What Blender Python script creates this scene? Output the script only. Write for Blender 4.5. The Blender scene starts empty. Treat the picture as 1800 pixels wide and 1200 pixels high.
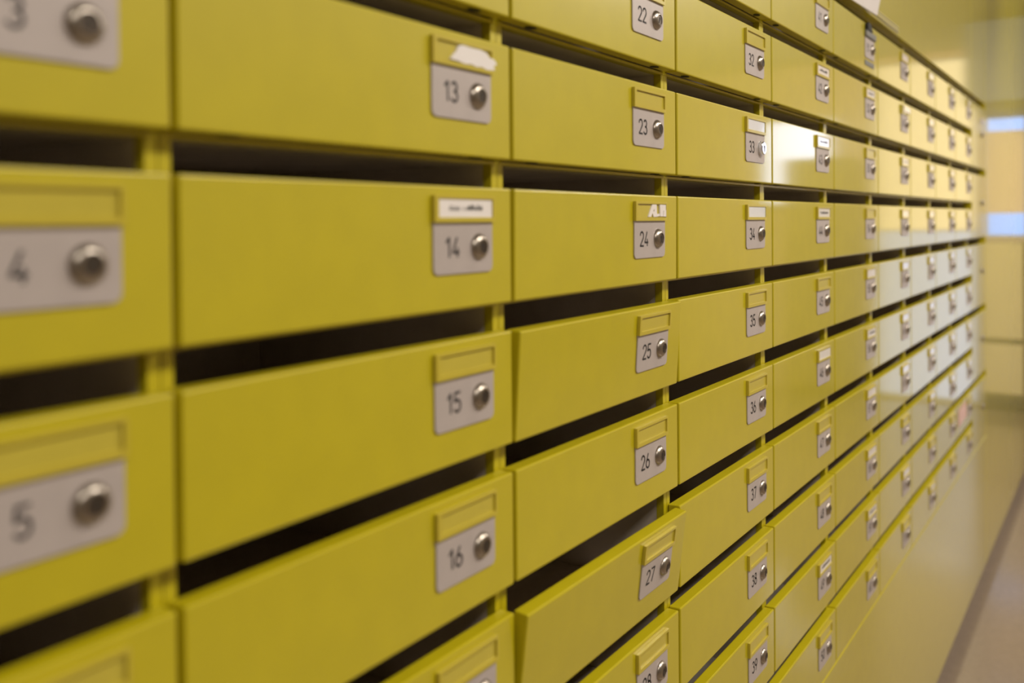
import bpy, bmesh, math, random
from mathutils import Matrix, Vector
random.seed(7)
D = bpy.data
SC = bpy.context.scene
COL = SC.collection

# ------------------------------------------------------------------ camera
cam_d = D.cameras.new('camera')
cam = D.objects.new('camera', cam_d)
COL.objects.link(cam)
R = ((0.827346961, 0.561622426, -0.00878956218),
     (0.000639601581, 0.0147063882, 0.999891651),
     (0.561690838, -0.827262940, 0.0118080710))
M = Matrix(R).transposed().to_4x4()
M.translation = Vector((0.41493, -0.28711, -0.37179))
cam.matrix_world = M
cam_d.sensor_width = 36.0
cam_d.sensor_fit = 'HORIZONTAL'
cam_d.lens = 32.0
cam_d.shift_y = -0.1061
cam_d.clip_start = 0.02
cam_d.dof.use_dof = True
cam_d.dof.focus_distance = 1.09
cam_d.dof.aperture_fstop = 3.3
SC.camera = cam

# ------------------------------------------------------------------ light
wd = D.worlds.new('world')
SC.world = wd
wd.use_nodes = True
bg = wd.node_tree.nodes['Background']
bg.inputs[0].default_value = (1.0, 0.88, 0.76, 1)
bg.inputs[1].default_value = 0.25

CEIL = 0.78
def area(name, loc, sx, sy, power, color, rot=(0, 0, 0)):
    l = D.lights.new(name, 'AREA')
    l.shape = 'RECTANGLE'; l.size = sx; l.size_y = sy
    l.energy = power; l.color = color
    o = D.objects.new(name, l); COL.objects.link(o)
    o.location = loc; o.rotation_euler = rot
    return o
WARM = (1.0, 0.91, 0.79)
PI = math.pi
area('ceiling_lamp', (1.25, -1.10, CEIL - 0.03), 0.40, 1.3, 17, WARM)
area('ceiling_lamp', (1.25, 0.90, CEIL - 0.03), 0.40, 1.3, 33, WARM)
area('ceiling_lamp', (1.25, 2.90, CEIL - 0.03), 0.40, 1.0, 30, WARM)
area('ceiling_fill', (1.7, 4.4, CEIL - 0.40), 0.5, 2.0, 3.0, WARM, (PI, 0, 0))  # added fill without a fixture, brightens the ceiling that the lacquer mirrors
area('end_wall_fill', (1.25, 3.6, CEIL - 0.10), 0.8, 0.2, 38, WARM, (math.radians(66), 0, 0))  # added fill without a fixture, turned away so the flaps never mirror it

vs = SC.view_settings
vs.view_transform = 'Standard'
vs.look = 'None'
vs.gamma = 1.0
vs.use_curve_mapping = False
vs.exposure = 0.08

# ------------------------------------------------------------------ materials
def mat(name, color, rough=0.5, metal=0.0, coat=0.0, coat_rough=0.05, noise=0.0, nscale=40.0,
        bump=0.0, bscale=200.0, emit=None, estr=0.0, trans=0.0, spec=0.5, ior=1.5):
    m = D.materials.new(name); m.use_nodes = True
    nt = m.node_tree; b = nt.nodes['Principled BSDF']
    b.inputs['Base Color'].default_value = (*color, 1)
    b.inputs['Roughness'].default_value = rough
    b.inputs['Metallic'].default_value = metal
    b.inputs['Coat Weight'].default_value = coat
    b.inputs['Coat Roughness'].default_value = coat_rough
    b.inputs['Transmission Weight'].default_value = trans
    b.inputs['Specular IOR Level'].default_value = spec
    b.inputs['IOR'].default_value = ior
    if noise > 0 or bump > 0:
        tc = nt.nodes.new('ShaderNodeTexCoord')
    if noise > 0:
        n = nt.nodes.new('ShaderNodeTexNoise'); n.inputs['Scale'].default_value = nscale
        n.inputs['Detail'].default_value = 4
        nt.links.new(tc.outputs['Object'], n.inputs['Vector'])
        rp = nt.nodes.new('ShaderNodeValToRGB')
        rp.color_ramp.elements[0].position = 0.3; rp.color_ramp.elements[1].position = 0.7
        rp.color_ramp.elements[0].color = tuple(c * (1 - noise) for c in color) + (1,)
        rp.color_ramp.elements[1].color = tuple(min(1, c * (1 + noise)) for c in color) + (1,)
        nt.links.new(n.outputs['Fac'], rp.inputs['Fac'])
        nt.links.new(rp.outputs['Color'], b.inputs['Base Color'])
    if bump > 0:
        n2 = nt.nodes.new('ShaderNodeTexNoise'); n2.inputs['Scale'].default_value = bscale
        nt.links.new(tc.outputs['Object'], n2.inputs['Vector'])
        bp = nt.nodes.new('ShaderNodeBump'); bp.inputs['Strength'].default_value = bump
        bp.inputs['Distance'].default_value = 0.0005
        nt.links.new(n2.outputs['Fac'], bp.inputs['Height'])
        nt.links.new(bp.outputs['Normal'], b.inputs['Normal'])
        nt.links.new(bp.outputs['Normal'], b.inputs['Coat Normal'])
    if emit:
        b.inputs['Emission Color'].default_value = (*emit, 1)
        b.inputs['Emission Strength'].default_value = estr
    return m

YEL = (0.54, 0.458, 0.004)
M_YEL = mat('yellow_lacquer', YEL, 0.45, coat=1.0, coat_rough=0.07, noise=0.03, nscale=30, bump=0.03, bscale=260)
M_YELM = mat('satin_yellow_lacquer', YEL, 0.45, coat=0.4, coat_rough=0.16, noise=0.03, nscale=30)
M_PANEL = mat('glossy_yellow_lacquer', YEL, 0.40, coat=1.0, coat_rough=0.03, noise=0.03, nscale=8)
M_DARK = mat('dark_grey_sheet', (0.66, 0.58, 0.50), 0.55, noise=0.1, nscale=20)
M_BLACK = mat('black_hole', (0.012, 0.011, 0.010), 0.7, noise=0.1)
M_PLATE = mat('silver_grey_plate', (0.50, 0.445, 0.43), 0.42, metal=0.1, noise=0.03, nscale=60)
M_SLOT = mat('yellow_plastic', (0.56, 0.46, 0.045), 0.30, coat=0.4, coat_rough=0.1, noise=0.02, nscale=60)
M_SLOTW = mat('faded_yellow_plastic', (0.56, 0.47, 0.055), 0.30, coat=0.5, coat_rough=0.08, noise=0.03, nscale=60)
M_INK = mat('black_print', (0.018, 0.017, 0.02), 0.6, noise=0.05)
M_GREYINK = mat('grey_print', (0.13, 0.11, 0.11), 0.7, noise=0.05)
M_CARD = mat('white_card', (0.90, 0.86, 0.85), 0.40, coat=1.0, coat_rough=0.04, noise=0.02)
M_CARDB = mat('bluish_white_card', (0.78, 0.82, 0.88), 0.40, coat=1.0, coat_rough=0.04, noise=0.02)
M_PINK = mat('pink_paper', (0.80, 0.55, 0.52), 0.6, noise=0.03)
M_NICK = mat('brushed_nickel', (0.40, 0.355, 0.31), 0.30, metal=1.0, noise=0.05, nscale=300)
M_CHROME = mat('bright_chrome', (0.80, 0.82, 0.86), 0.16, metal=1.0, noise=0.02)
M_GREYT = mat('grey_tape', (0.20, 0.20, 0.19), 0.6, noise=0.15, nscale=200)
M_FLOOR = mat('brown_linoleum', (0.32, 0.25, 0.192), 0.14, noise=0.06, nscale=60, spec=0.5)
M_KICK = mat('dark_brown_plinth', (0.07, 0.05, 0.035), 0.6, noise=0.1)
M_CEIL = mat('grey_ceiling_paint', (0.36, 0.355, 0.35), 0.8, noise=0.03, nscale=3)
M_BULK = mat('pale_grey_bulkhead_paint', (0.19, 0.215, 0.27), 0.8, noise=0.03, nscale=3)
M_NICKD = mat('dark_nickel', (0.13, 0.105, 0.085), 0.35, metal=0.8, noise=0.1, nscale=300)  # darker nickel for the recessed lock centre
M_PEACH = mat('peach_wall_paint', (0.80, 0.60, 0.44), 0.7, noise=0.03, nscale=4)
M_WALL = mat('cream_wall_paint', (0.36, 0.32, 0.27), 0.7, noise=0.03, nscale=4)
M_BEIGE = mat('beige_cupboard_lacquer', (0.82, 0.68, 0.36), 0.4, noise=0.03, nscale=6)
M_REVEAL = mat('olive_carcass_board', (0.22, 0.17, 0.05), 0.6, noise=0.05)
M_WOOD = mat('brown_stained_wood', (0.16, 0.085, 0.04), 0.5, noise=0.25, nscale=30)
M_WHITE = mat('white_frame_paint', (0.72, 0.72, 0.70), 0.4, noise=0.02)
M_SKY = mat('daylit_blue_pane', (0.05, 0.06, 0.08), 0.1, noise=0.02, emit=(0.32, 0.60, 1.30), estr=1.2)
M_DAY = mat('daylit_white_pane', (0.05, 0.05, 0.06), 0.1, noise=0.02, emit=(0.86, 0.93, 1.15), estr=0.90)
M_BLIND = mat('backlit_peach_blind', (0.75, 0.55, 0.38), 0.7, noise=0.02, emit=(0.78, 0.60, 0.38), estr=0.28)
M_BLIND_GLOW = mat('glowing_cream_blind', (0.75, 0.58, 0.38), 0.7, noise=0.02, emit=(0.76, 0.64, 0.38), estr=1.30)  # emission added so the far flaps mirror a beige glow
M_DAY2 = mat('bright_daylit_pane', (0.05, 0.05, 0.06), 0.1, noise=0.02, emit=(0.86, 0.93, 1.18), estr=3.4)
M_OCCL = mat('olive_occluder_lacquer', (0.30, 0.24, 0.10), 0.5, noise=0.03, nscale=6)
M_RAIL = mat('pale_rail_plastic', (0.62, 0.55, 0.22), 0.3, coat=0.5, noise=0.02)
M_PAPER = mat('white_notice_paper', (0.80, 0.76, 0.76), 0.55, noise=0.02)

# ------------------------------------------------------------------ mesh helpers
def mesh_from(bm, name, mats, smooth=None):
    me = D.meshes.new(name)
    bm.normal_update()
    bm.to_mesh(me); bm.free()
    for m in mats: me.materials.append(m)
    if smooth is not None:
        for p in me.polygons: p.use_smooth = True
        me.set_sharp_from_angle(angle=math.radians(smooth))
    return me

def link(name, me, parent=None, loc=(0, 0, 0), **props):
    o = D.objects.new(name, me); COL.objects.link(o)
    if parent: o.parent = parent
    o.location = loc
    for k, v in props.items(): o[k] = v
    return o

def add_box(bm, x0, x1, y0, y1, z0, z1, mi=0, bevel=0.0, seg=2):
    v = [bm.verts.new((x, y, z)) for x in (x0, x1) for y in (y0, y1) for z in (z0, z1)]
    fs = [bm.faces.new([v[i] for i in f]) for f in
          ((0, 1, 3, 2), (4, 6, 7, 5), (0, 4, 5, 1), (2, 3, 7, 6), (0, 2, 6, 4), (1, 5, 7, 3))]
    for f in fs: f.material_index = mi
    if bevel > 0:
        es = {e for f in fs for e in f.edges}
        bmesh.ops.bevel(bm, geom=list(es), offset=bevel, segments=seg, profile=0.5, affect='EDGES')
    return fs

def box_obj(name, x0, x1, y0, y1, z0, z1, m, parent=None, bevel=0.0, **props):
    bm = bmesh.new()
    add_box(bm, x0, x1, y0, y1, z0, z1, 0, bevel)
    return link(name, mesh_from(bm, name, [m]), parent, **props)

def prism(bm, pts, x0, x1, mi=0):
    """polygon given in (y, z), extruded along x from x0 (back) to x1 (front)"""
    a = [bm.verts.new((x1, y, z)) for y, z in pts]
    b = [bm.verts.new((x0, y, z)) for y, z in pts]
    n = len(pts)
    f = bm.faces.new(a); f.material_index = mi
    f2 = bm.faces.new(b[::-1]); f2.material_index = mi
    for i in range(n):
        q = bm.faces.new((a[i], b[i], b[(i + 1) % n], a[(i + 1) % n])); q.material_index = mi
    bmesh.ops.recalc_face_normals(bm, faces=bm.faces)

def lathe(bm, prof, n=28):
    """profile of (radius, x) turned about the x axis"""
    rings = []
    for r, x in prof:
        if r < 1e-6: rings.append([bm.verts.new((x, 0, 0))])
        else: rings.append([bm.verts.new((x, r * math.cos(2 * math.pi * i / n), r * math.sin(2 * math.pi * i / n))) for i in range(n)])
    for a, b in zip(rings, rings[1:]):
        for i in range(n):
            j = (i + 1) % n
            if len(a) == 1: bm.faces.new((a[0], b[i], b[j]))
            elif len(b) == 1: bm.faces.new((a[i], a[j], b[0]))
            else: bm.faces.new((a[i], a[j], b[j], b[i]))
    bmesh.ops.recalc_face_normals(bm, faces=bm.faces)

# ------------------------------------------------------------------ digits drawn as strokes
def arc(cx, cy, rx, ry, a0, a1, n=10):
    return [(cx + rx * math.cos(math.radians(a0 + (a1 - a0) * i / n)), cy + ry * math.sin(math.radians(a0 + (a1 - a0) * i / n))) for i in range(n + 1)]
DIG = {
    '0': [arc(.26, .72, .26, .28, 0, 180) + arc(.26, .28, .26, .28, 180, 360) + [(.52, .72)]],
    '1': [[(.02, .76), (.27, 1), (.27, 0)]],
    '2': [arc(.26, .72, .26, .28, 172, -38) + [(0, 0), (.54, 0)]],
    '3': [arc(.25, .76, .22, .24, 155, -90) + arc(.25, .27, .27, .27, 85, -155)],
    '4': [[(.36, 1), (0, .24), (.54, .24)], [(.40, .48), (.40, 0)]],
    '5': [[(.50, 1), (.08, 1), (.04, .53)] + arc(.25, .31, .27, .31, 130, -150)],
    '6': [arc(.27, .29, .27, .29, 0, 360, 16), [(.03, .40), (.36, 1)]],
    '7': [[(0, 1), (.52, 1), (.17, 0)]],
    '8': [arc(.26, .76, .21, .24, 0, 360, 14), arc(.26, .27, .26, .27, 0, 360, 14)],
    '9': [arc(.26, .71, .26, .29, 0, 360, 16), [(.50, .60), (.18, 0)]],
}
def stroke(bm, pts, w, x):
    for (ya, za), (yb, zb) in zip(pts, pts[1:]):
        dy, dz = yb - ya, zb - za
        L = math.hypot(dy, dz)
        if L < 1e-9: continue
        ny, nz = -dz / L * w / 2, dy / L * w / 2
        ey, ez = dy / L * w * .18, dz / L * w * .18
        bm.faces.new([bm.verts.new((x, a, b)) for a, b in
                      ((ya - ey + ny, za - ez + nz), (ya - ey - ny, za - ez - nz), (yb + ey - ny, zb + ez - nz), (yb + ey + ny, zb + ez + nz))])
def number_mesh(txt, x, y0, y1, zc, hh=.0143):
    key = ('number', txt)
    if key in CACHE: return CACHE[key]
    bm = bmesh.new()
    wd_ = {'1': .36}
    ws = [wd_.get(c, .54) for c in txt]
    tot = sum(ws) * hh + .20 * hh * (len(txt) - 1)
    y = (y0 + y1) / 2 - tot / 2
    for c, w in zip(txt, ws):
        for pl in DIG[c]:
            stroke(bm, [(y + a * hh, zc - hh / 2 + b * hh) for a, b in pl], .0019, x)
        y += w * hh + .20 * hh
    for f in bm.faces:
        if f.normal.x < 0: f.normal_flip()
    me = mesh_from(bm, 'number', [M_INK])
    CACHE[key] = me
    return me
CACHE = {}

# ------------------------------------------------------------------ dimensions of the bank (metres)
W, H, h = 0.325, 0.11493, 0.09159
SLIT = H - h
GAP = 0.0046
SEAM = [(-1 + .0294) * W, .0294 * W, W, 2 * W, 3 * W, 3.993 * W, 4.999 * W, 6 * W, 7 * W, 8 * W, 9 * W, 10 * W]
POST = [.008] * 12
BOT = -9 * H - h            # lower edge of the tenth row
FLOOR = -1.640
KICK = -1.575
ENDY = 6.60
BACKY = -2.2
ROOMX = 3.0

# ------------------------------------------------------------------ setting
def struct(name, x0, x1, y0, y1, z0, z1, m, parent=None):
    o = box_obj(name, x0, x1, y0, y1, z0, z1, m, parent)
    if parent is None: o['kind'] = 'structure'
    return o
struct('floor', -0.50, ROOMX + .1, BACKY - .1, ENDY + .1, FLOOR - .08, FLOOR, M_FLOOR)
struct('ceiling', -0.50, ROOMX + .1, BACKY - .1, ENDY + .1, CEIL, CEIL + .08, M_CEIL)
struct('wall_left', -0.50, -0.34, BACKY - .1, ENDY + .1, FLOOR, CEIL, M_WALL)
struct('wall_right', ROOMX, ROOMX + .1, BACKY, ENDY, FLOOR, CEIL, M_WALL)
struct('wall_front', -0.34, ROOMX, BACKY - .1, BACKY, FLOOR, CEIL, M_WALL)
struct('wall_back', -0.34, ROOMX, ENDY, ENDY + .1, FLOOR, CEIL, M_PEACH)
struct('baseboard_left', -0.34, -0.045, BACKY, ENDY, FLOOR, KICK, M_KICK)

# far end of the room: what the glossy lacquer mirrors
E = ENDY
w1 = struct('window_1', .150, .39, E - .012, E, -.50, .305, M_WHITE)
box_obj('window_pane', .160, .375, E - .020, E - .012, -.485, .29, M_SKY, w1)
box_obj('roller_blind', .158, .380, E - .045, E - .030, -.342, .205, M_BLIND, w1)
d1 = struct('door_1', .44, 1.12, E - .02, E, FLOOR, .72, M_WHITE)
box_obj('roller_blind', .455, 1.10, E - .045, E - .030, -.45, .70, M_BLIND_GLOW, d1)  # made-up glowing blind, put here to lend the far flaps a beige reflection
box_obj('door_pane', .46, 1.08, E - .03, E - .02, -1.61, -.45, M_DAY, d1)
w2 = struct('window_2', 1.40, 1.92, E - .02, E, -.26, .38, M_WHITE)
box_obj('window_pane', 1.42, 1.90, E - .03, E - .02, -.24, .36, M_DAY2, w2)
struct('trim_1', .0, .148, E - .05, E, FLOOR, .25, M_WOOD)
struct('trim_2', .0, .40, E - .9, E, .31, CEIL, M_BULK)

box_obj('door_frame', .44, .46, E - .06, E - .02, FLOOR, .72, M_WHITE, d1)
box_obj('door_frame', 1.08, 1.12, E - .06, E - .02, FLOOR, .72, M_WHITE, d1)
box_obj('door_rail', .46, 1.08, E - .055, E - .045, -.462, -.448, M_WHITE, d1)
bm = bmesh.new()
add_box(bm, 1.088, 1.112, E - .066, E - .060, -.70, -.52, 0, .002)
add_box(bm, 1.094, 1.106, E - .105, E - .064, -.606, -.594, 0, .002)
add_box(bm, .985, 1.106, E - .112, E - .100, -.607, -.593, 0, .004)
link('door_handle', mesh_from(bm, 'door_handle', [M_NICK]), d1)
box_obj('window_frame', 1.40, 1.42, E - .045, E - .02, -.26, .38, M_WHITE, w2)
box_obj('window_frame', 1.90, 1.92, E - .045, E - .02, -.26, .38, M_WHITE, w2)
box_obj('window_frame', 1.42, 1.90, E - .045, E - .02, .36, .38, M_WHITE, w2)
box_obj('window_sill', 1.38, 1.94, E - .075, E - .0, -.285, -.262, M_WHITE, w2)

cup = D.objects.new('low_cupboard', None); COL.objects.link(cup); cup.location = (.27, E, FLOOR)
cup['label'] = 'low beige two-door cupboard under the far end window'; cup['category'] = 'cupboard'
def rel(o, p): o.parent = p; o.matrix_parent_inverse = Matrix.Translation(-p.location); return o
rel(box_obj('carcass', .155, .40, E - .12, E - .004, FLOOR + .02, -.53, M_REVEAL), cup)
rel(box_obj('cupboard_door', .158, .395, E - .14, E - .12, -1.165, -.535, M_BEIGE, bevel=.003), cup)
rel(box_obj('cupboard_door', .158, .395, E - .14, E - .12, -1.53, -1.205, M_BEIGE, bevel=.003), cup)
rel(box_obj('plinth', .158, .395, E - .125, E - .12, FLOOR, -1.56, M_KICK), cup)


occl = D.objects.new('window_occluder', None); COL.objects.link(occl); occl.location = (1.42, E - .2, FLOOR)  # unseen block added to cut the shape of the window's reflection
occl['label'] = 'added olive cupboard-shaped block masking the lower part of the bright far window'; occl['category'] = 'cupboard'
rel(box_obj('carcass', 1.18, 1.665, E - .32, E - .04, FLOOR + .06, .065, M_OCCL, bevel=.02), occl)
rel(box_obj('cupboard_door', 1.19, 1.42, E - .335, E - .32, FLOOR + .09, .03, M_OCCL, bevel=.003), occl)
rel(box_obj('cupboard_door', 1.424, 1.655, E - .335, E - .32, FLOOR + .09, .03, M_OCCL, bevel=.003), occl)
rel(box_obj('plinth', 1.20, 1.645, E - .30, E - .06, FLOOR, FLOOR + .06, M_KICK), occl)

# ------------------------------------------------------------------ fascia, base, end panel
def panel(name, label, x0, x1, y0, y1, z0, z1, m, bevel=.0015):
    bm = bmesh.new()
    add_box(bm, x0, x1, y0, y1, z0, z1, 0, bevel)
    bm.normal_update()
    for f in bm.faces:
        if f.normal.x < .98: f.material_index = 1
    o = link(name, mesh_from(bm, name, [m, M_YELM]))
    o['label'] = label; o['category'] = 'panel'
    return o
panel('fascia_panel', 'long plain yellow fascia panel above the top row of mailboxes', -.018, 0, SEAM[0], SEAM[10] - .001, SLIT, CEIL - .002, M_YEL)
panel('fascia_panel', 'short yellow fascia panel above the tall lockers at the far end', -.018, 0, SEAM[10] + .001, SEAM[11] - .001, SLIT, CEIL - .002, M_YEL)
panel('base_panel', 'long plain yellow base panel below the bottom row of mailboxes', -.018, 0, SEAM[0], SEAM[11], KICK, BOT - .002, M_YEL, .002)
panel('end_panel', 'glossy yellow end panel past the tall lockers reflecting the window', -.018, 0, SEAM[11] + .002, ENDY - .06, KICK, CEIL - .002, M_PANEL)

# ------------------------------------------------------------------ mailbox parts (local origin: seam y, door bottom z, front face x = 0)
def flap_mesh(w, hh):
    key = ('flap', round(w, 5), round(hh, 5))
    if key not in CACHE:
        bm = bmesh.new()
        add_box(bm, -.0142, 0, GAP / 2, w - GAP / 2, 0, hh, 0, .0015, 2)
        bm.normal_update()
        for f in bm.faces:
            if f.normal.x < .98: f.material_index = 1
        CACHE[key] = mesh_from(bm, 'flap', [M_YEL, M_YELM])
    return CACHE[key]

def shell_mesh(w, hh, pl, pr):
    """open steel compartment: yellow front edges, dark inside"""
    key = ('shell', round(w, 5), round(hh, 5), pl, pr)
    if key not in CACHE:
        bm = bmesh.new()
        xf, xm, xb = -.0150, -.0235, -.30
        e = .0004
        zt = hh + SLIT - .0008
        for (x0, x1, mi, t) in ((xm, xf, 0, 0), (xb, xm, 1, .0008)):
            add_box(bm, x0, x1, e, pl - t, -.0004, zt - .002, mi)
            add_box(bm, x0, x1, w - pr + t, w - e, -.0004, zt - .002, mi)
            add_box(bm, x0, x1 + .0006, e, w - e, zt - .0026, zt, mi)
        add_box(bm, xb, xm, pl, w - pr, -.0004, .002, 1)
        add_box(bm, xb, xb + .002, pl, w - pr, .002, zt - .003, 1)
        CACHE[key] = mesh_from(bm, 'shell', [M_YELM, M_DARK])
    return CACHE[key]

def rrect(y0, y1, z0, z1, rb, rt=0.0, n=4):
    pts = []
    for cy, cz, r, a in ((y1 - rb, z0 + rb, rb, -90), (y1 - rt, z1 - rt, rt, 0), (y0 + rt, z1 - rt, rt, 90), (y0 + rb, z0 + rb, rb, 180)):
        if r < 1e-6: pts.append((cy, cz))
        else:
            for i in range(n + 1):
                t = math.radians(a + 90 * i / n)
                pts.append((cy + r * math.cos(t), cz + r * math.sin(t)))
    return pts

# plate geometry, y measured from the door's right seam (0), z from the door top (0)
PY0, PY1 = -.1088, -.0362
def plate_mesh():
    if 'plate' not in CACHE:
        bm = bmesh.new()
        prism(bm, rrect(PY0, PY1, -.0650, -.0255, .0048), 0.0002, .0014)
        CACHE['plate'] = mesh_from(bm, 'number_plate', [M_PLATE])
    return CACHE['plate']

def slot_mesh():
    """yellow holder with a recessed name window"""
    if 'slot' not in CACHE:
        bm = bmesh.new()
        y0, y1, z0, z1 = PY0 - .0006, PY1 + .0008, -.0268, -.0070
        iy0, iy1, iz0, iz1 = y0 + .0046, y1 - .0022, z0 + .0036, z1 - .0024
        add_box(bm, .0002, .0036, y0, iy0, z0, z1)
        add_box(bm, .0002, .0036, iy1, y1, z0, z1)
        add_box(bm, .0002, .0036, iy0, iy1, z0, iz0)
        add_box(bm, .0002, .0036, iy0, iy1, iz1, z1)
        add_box(bm, .0002, .0018, iy0, iy1, iz0, iz1, 1)
        CACHE['slot'] = mesh_from(bm, 'name_slot', [M_SLOT, M_SLOTW])
    return CACHE['slot']
IY0, IY1, IZ0, IZ1 = PY0 + .0042, PY1 - .0016, -.0230, -.0096

def card_mesh(kind):
    key = ('card', kind)
    if key in CACHE: return CACHE[key]
    bm = bmesh.new()
    m = M_CARD
    if kind in ('print', 'white', 'blue', 'small', 'out', 'frameprint'):
        y0, y1, z0, z1 = IY0 + .0003, IY1 + .0012, IZ0 - .0006, IZ1 + .0003
        if kind == 'small': y0, z0, z1 = y0 + .012, z0 + .003, z1 - .001
        if kind == 'out': y0, y1, z0, z1 = y0 + .016, y1 + .014, z0 + .003, z1 + .001
        add_box(bm, .0019, .0026 if kind != 'out' else .0042, y0, y1, z0, z1)
        if kind in ('blue', 'white'): m = M_CARDB if kind == 'blue' else M_CARD
    elif kind == 'torn':          # ragged sticker with torn edges
        pts = [(.22, .14), (.27, .42), (.33, .66), (.36, .96), (.44, 1.06), (.62, 1.02), (.78, 1.04), (.90, .94), (.95, .72), (1.05, .66),
               (1.10, .40), (1.03, .30), (1.06, .06), (.90, -.02), (.80, .08), (.70, .02), (.60, .10), (.48, .04), (.36, .12)]
        prism(bm, [(IY0 + a * (IY1 - IY0), IZ0 - .001 + b * (IZ1 - IZ0)) for a, b in pts], .0019, .0039)
    elif kind == 'scraps':        # slanted torn strips left of a sticker
        for pts in ([(.36, .02), (.46, .02), (.62, .98), (.50, .98)], [(.50, .45), (.60, .45), (.66, .02), (.55, .02)],
                    [(.60, .02), (.68, .02), (.66, .98), (.56, .98)], [(.64, .02), (.82, .10), (.80, .28), (.66, .24)],
                    [(.78, .05), (.88, .05), (.90, .98), (.76, .98)], [(.88, .45), (1.02, .52), (1.04, .98), (.88, .98)], [(.90, .05), (1.03, .02), (1.0, .55), (.92, .55)]):
            prism(bm, [(IY0 + a * (IY1 - IY0), IZ0 + b * (IZ1 - IZ0)) for a, b in pts], .0019, .0030 + random.random() * .0008)
    me = mesh_from(bm, 'name_card', [m])
    CACHE[key] = me
    return me

def print_mesh(seed):
    key = ('print', seed)
    if key not in CACHE:
        rnd = random.Random(seed)
        bm = bmesh.new()
        y = IY0 + .013
        end = IY1 - .011
        zc = (IZ0 + IZ1) / 2 - .0003
        while y < end:
            wl = rnd.uniform(.0012, .0018)
            hh = rnd.choice((.0030, .0032, .0042))
            if rnd.random() < .12: y += .0016; continue
            if rnd.random() < .5:
                pts = [(y, zc - .0012), (y, zc - .0012 + hh), (y + wl, zc - .0012 + hh * .6), (y + wl, zc - .0012)]
            else:
                pts = [(y + wl, zc - .0010 + hh * .7), (y, zc - .0006), (y + wl, zc - .0012)]
            stroke(bm, pts, .0008, .00275)
            y += wl + .0008
        for f in bm.faces:
            if f.normal.x < 0: f.normal_flip()
        CACHE[key] = mesh_from(bm, 'card_print', [M_INK])
    return CACHE[key]

def lock_mesh():
    if 'lock' not in CACHE:
        bm = bmesh.new()
        lathe(bm, [(.0101, .0012), (.0101, .0022), (.0097, .0030), (.0088, .0043), (.0074, .0055), (.0058, .0062), (.0054, .0062), (.0051, .0056), (0, .0056)])
        bm.normal_update()
        for f in bm.faces:
            if max(math.hypot(v.co.y, v.co.z) for v in f.verts) < .0056: f.material_index = 1
        CACHE['lock'] = mesh_from(bm, 'lock', [M_NICK, M_NICKD], 30)
        bm = bmesh.new()
        lathe(bm, [(.0098, .0012), (.0098, .0020), (.0088, .0026), (.0088, .0066), (.0080, .0074), (0, .0074)])
        CACHE['lockflat'] = mesh_from(bm, 'lock', [M_CHROME], 30)
        def key(x, s):
            b = bmesh.new()
            pts = arc(0, .0014 * s, .0016 * s, .0016 * s, -60, 240, 10)
            pts += [(-.0007 * s, -.0042 * s), (.0007 * s, -.0042 * s)]
            prism(b, pts, x - .0006, x + .00012)
            return mesh_from(b, 'keyhole', [M_BLACK])
        CACHE['key'] = key(.0056, .95)
        CACHE['keyflat'] = key(.0074, 1.2)
        bm = bmesh.new()
        for yy in (-1, 1):
            pass
        CACHE['plug'] = None
    return CACHE['lock']
lock_mesh()

def pin_mesh():
    if 'pin' not in CACHE:
        bm = bmesh.new()
        pts = [(-.0072 + .0042 * math.cos(2 * math.pi * i / 12), .0075 * math.sin(2 * math.pi * i / 12)) for i in range(12)]
        a = [bm.verts.new((x, y, -.0005)) for x, y in pts]; b = [bm.verts.new((x, y, .0004)) for x, y in pts]
        bm.faces.new(a[::-1]); bm.faces.new(b)
        for i in range(12): bm.faces.new((a[i], a[(i + 1) % 12], b[(i + 1) % 12], b[i]))
        bmesh.ops.recalc_face_normals(bm, faces=bm.faces)
        CACHE['pin'] = mesh_from(bm, 'hinge_hole', [M_BLACK])
    return CACHE['pin']

# ------------------------------------------------------------------ which flap shows what
CARDS = {13: 'torn', 14: 'print', 24: 'scraps', 33: 'blue', 34: 'blue', 42: 'print', 43: 'print', 44: 'print', 46: 'white', 49: 'print',
         52: 'print', 55: 'white', 56: 'print', 57: 'white', 58: 'white', 59: 'print',
         61: 'white', 62: 'out', 63: 'print', 64: 'white', 65: 'white', 66: 'white', 67: 'white', 69: 'white',
         71: 'white', 72: 'white', 73: 'small', 74: 'white', 75: 'white', 76: 'white', 77: 'white', 78: 'small', 80: 'small',
         81: 'small', 82: 'white', 83: 'white', 84: 'small', 85: 'white', 86: 'white', 87: 'white', 88: 'white',
         91: 'white', 92: 'white', 93: 'white', 94: 'white', 95: 'white', 96: 'white', 97: 'white', 98: 'white'}
STATE = {'torn': 'a torn white sticker', 'print': 'a printed white card', 'scraps': 'slanted white sticker scraps',
         'blue': 'a blank bluish card', 'white': 'a blank white card', 'out': 'a white card askew', 'small': 'a short pale card', None: 'an empty name slot'}
AJAR = {27: 7.0, 25: 3.6, 24: .5}
ORD = ['top', 'second', 'third', 'fourth', 'fifth', 'sixth', 'seventh', 'eighth', 'ninth', 'bottom']
COLNAME = ['leftmost column', 'second column from left', 'third column from left', 'fourth column from left', 'fifth column from left', 'sixth column from left',
           'fourth column before tall lockers', 'third column before tall lockers', 'second column before tall lockers', 'last column before tall lockers']

def hinge_rot(o, a):
    if not a: return
    t = math.radians(a)
    hx, hz = -.012, .006
    o.rotation_euler = (0, t, 0)
    base = Vector(o.location)
    rot = Matrix.Rotation(t, 3, 'Y')
    hv = Vector((hx, 0, hz))
    o.location = hv + rot @ (base - hv)

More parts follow.
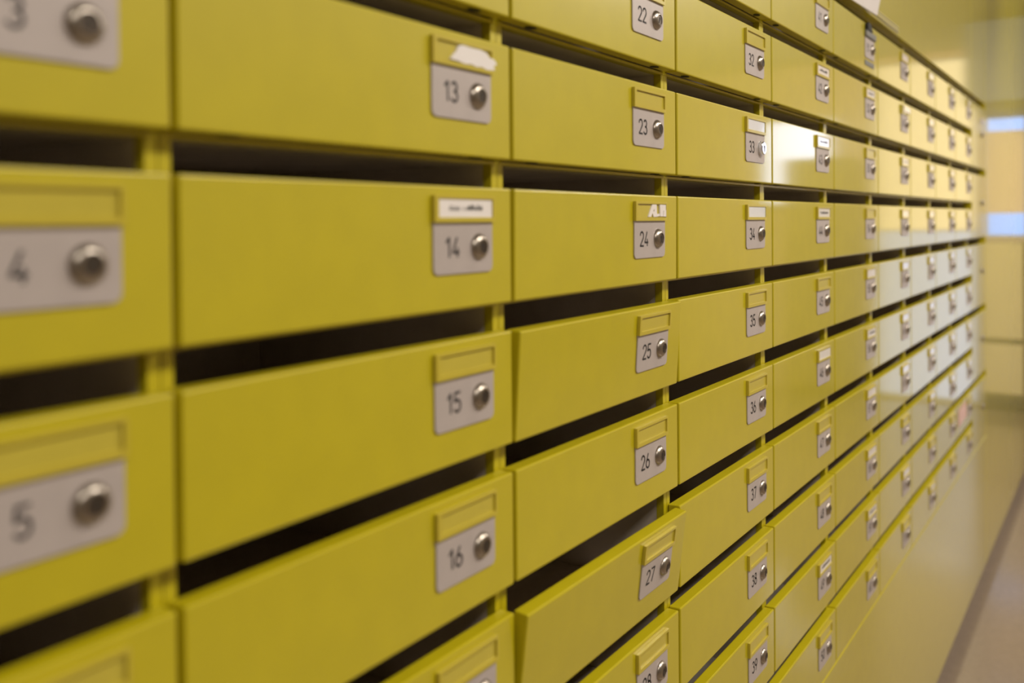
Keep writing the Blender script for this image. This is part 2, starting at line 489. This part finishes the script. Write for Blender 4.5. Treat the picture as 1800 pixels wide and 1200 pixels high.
def mailbox(c, r):
    n = c * 10 + r
    y0, y1 = SEAM[c], SEAM[c + 1]
    w = y1 - y0
    e = D.objects.new('mailbox', None); COL.objects.link(e)
    e.empty_display_size = .05
    e.location = (0, y0, -(r - 1) * H - h)
    card = CARDS.get(n)
    st = STATE[card]
    if n == 51: st = 'a broken dark name holder'
    if n == 27: st = 'its flap tipped clearly open'
    if n == 25: st = 'its flap slightly ajar'
    if n == 33: st = 'bright lock and bluish card'
    if n == 99: st = 'pink paper on its flap'
    lab = 'yellow mailbox %d with %s, %s row, %s' % (n, st, ORD[r - 1], COLNAME[c])
    e['label'] = lab; e['category'] = 'mailbox'; e['group'] = 'numbered yellow mailboxes in the wall bank'
    a = AJAR.get(n, 0)
    link('shell', shell_mesh(w, h, POST[c], POST[c + 1]), e)
    fl = link('flap', flap_mesh(w, h), e); hinge_rot(fl, a)
    if r <= 3 and 0 < c <= 6:
        for yy in (.125 * W, w - .125 * W):
            link('hinge_hole', pin_mesh(), fl, (0, yy, 0))
    off = .0055 if c == 1 else (.004 if c == 0 else 0)
    base = (0, w + off, h)
    p = link('number_plate', plate_mesh(), e, base, label='silver grey number plate'); hinge_rot(p, a)
    link('number', number_mesh(str(n), .00155, PY0 + .0115, PY0 + .0325, -.0454), p)
    if n != 51:
        s = link('name_slot', slot_mesh(), e, base); hinge_rot(s, a)
        if card:
            lb = {'torn': 'torn white sticker', 'scraps': 'slanted white sticker scraps', 'blue': 'blank bluish white card'}.get(card, 'white name card')
            link('name_card', card_mesh(card), s, label=lb)
            if card == 'print': link('card_print', print_mesh(n), s)
    else:
        bm = bmesh.new()
        add_box(bm, .0002, .0050, PY0 - .001, PY1 + .0035, -.0262, -.0140, 0, .0012, 1)
        link('broken_bracket', mesh_from(bm, 'broken_bracket', [M_GREYT]), e, base, label='dark grey remains of name holder')
        bm = bmesh.new()
        prism(bm, [(-.107, -.014), (-.107, -.004), (-.098, .001), (-.092, -.002), (-.082, -.001), (-.075, -.009), (-.066, -.014)], .0002, .0065)
        link('glue_lump', mesh_from(bm, 'glue_lump', [M_BLACK]), e, base, label='black glue lump')
        bm = bmesh.new()
        add_box(bm, .0002, .0011, PY0, PY1, -.0795, -.0700)
        link('label_strip', mesh_from(bm, 'label_strip', [M_GREYT]), e, base, label='grey adhesive strip')
    lk = link('lock', CACHE['lockflat' if n == 33 else 'lock'], e, (0, w + off - .0540, h - .0454), label='bright flat lock' if n == 33 else 'nickel cam lock'); hinge_rot(lk, a)
    ky = link('keyhole', CACHE['keyflat' if n == 33 else 'key'], lk)
    if n != 33:
        ky.rotation_euler = (random.uniform(-.5, .5), 0, 0)
    return e
for c in range(10):
    for r in range(1, 11):
        mailbox(c, r)

# ------------------------------------------------------------------ tall lockers in the last column
TORD = ['topmost', 'second', 'middle', 'fourth', 'lowest']
for i in range(5):
    hh = H + h
    e = D.objects.new('tall_locker', None); COL.objects.link(e)
    e.location = (0, SEAM[10], -(2 * i + 1) * H - h)
    e['label'] = 'tall yellow locker at the far end of the bank, %s of its column' % TORD[i] if i not in (1, 3) else 'tall yellow locker at the far end of the bank, %s from top of its column' % TORD[i]
    e['category'] = 'locker'; e['group'] = 'tall yellow lockers at the far end'
    link('shell', shell_mesh(W, hh, POST[10], POST[11]), e)
    link('flap', flap_mesh(W, hh), e)
    if i == 0:
        s = link('name_card', card_mesh('white'), e, (0, W - .03, hh - .03), label='white name card')
    lk = link('lock', CACHE['lock'], e, (0, W - .095, hh - .090 - H * .0), label='nickel cam lock')
    link('keyhole', CACHE['key'], lk)

# ------------------------------------------------------------------ pink slip, notice, sign rail
bm = bmesh.new()
prism(bm, [(0, 0), (.16, .006), (.15, .052), (.006, .048)], 0, .0012)
o = link('paper_slip', mesh_from(bm, 'paper_slip', [M_PINK]), None, (.0006, SEAM[9] + .030, -8 * H - .062))
o['label'] = 'pink paper slip on the ninth mailbox front before the tall lockers'; o['category'] = 'paper'

bm = bmesh.new()
prism(bm, [(-.30, 0), (0, 0), (0, .30), (-.30, .30)], 0, .0025)
o = link('paper_notice', mesh_from(bm, 'paper_notice', [M_PAPER]), None, (.0105, 1.562, .0195))
o.rotation_euler = (math.radians(1.8), math.radians(12), 0)
o['label'] = 'white paper notice leaning on the fascia above the top row'; o['category'] = 'notice'

t = D.objects.new('sign_rail', None); COL.objects.link(t); t.location = (.0004, 1.20, .0290)
t['label'] = 'pale clear rail under the white notice on the fascia'; t['category'] = 'rail'
box_obj('rail_strip', 0, .0016, 0, .612, 0, .0130, M_RAIL, t, .0004)
box_obj('rail_lip', .0016, .0030, 0, .612, .0, .0016, M_RAIL, t)
box_obj('rail_lip', .0016, .0028, 0, .612, .0085, .0100, M_RAIL, t)
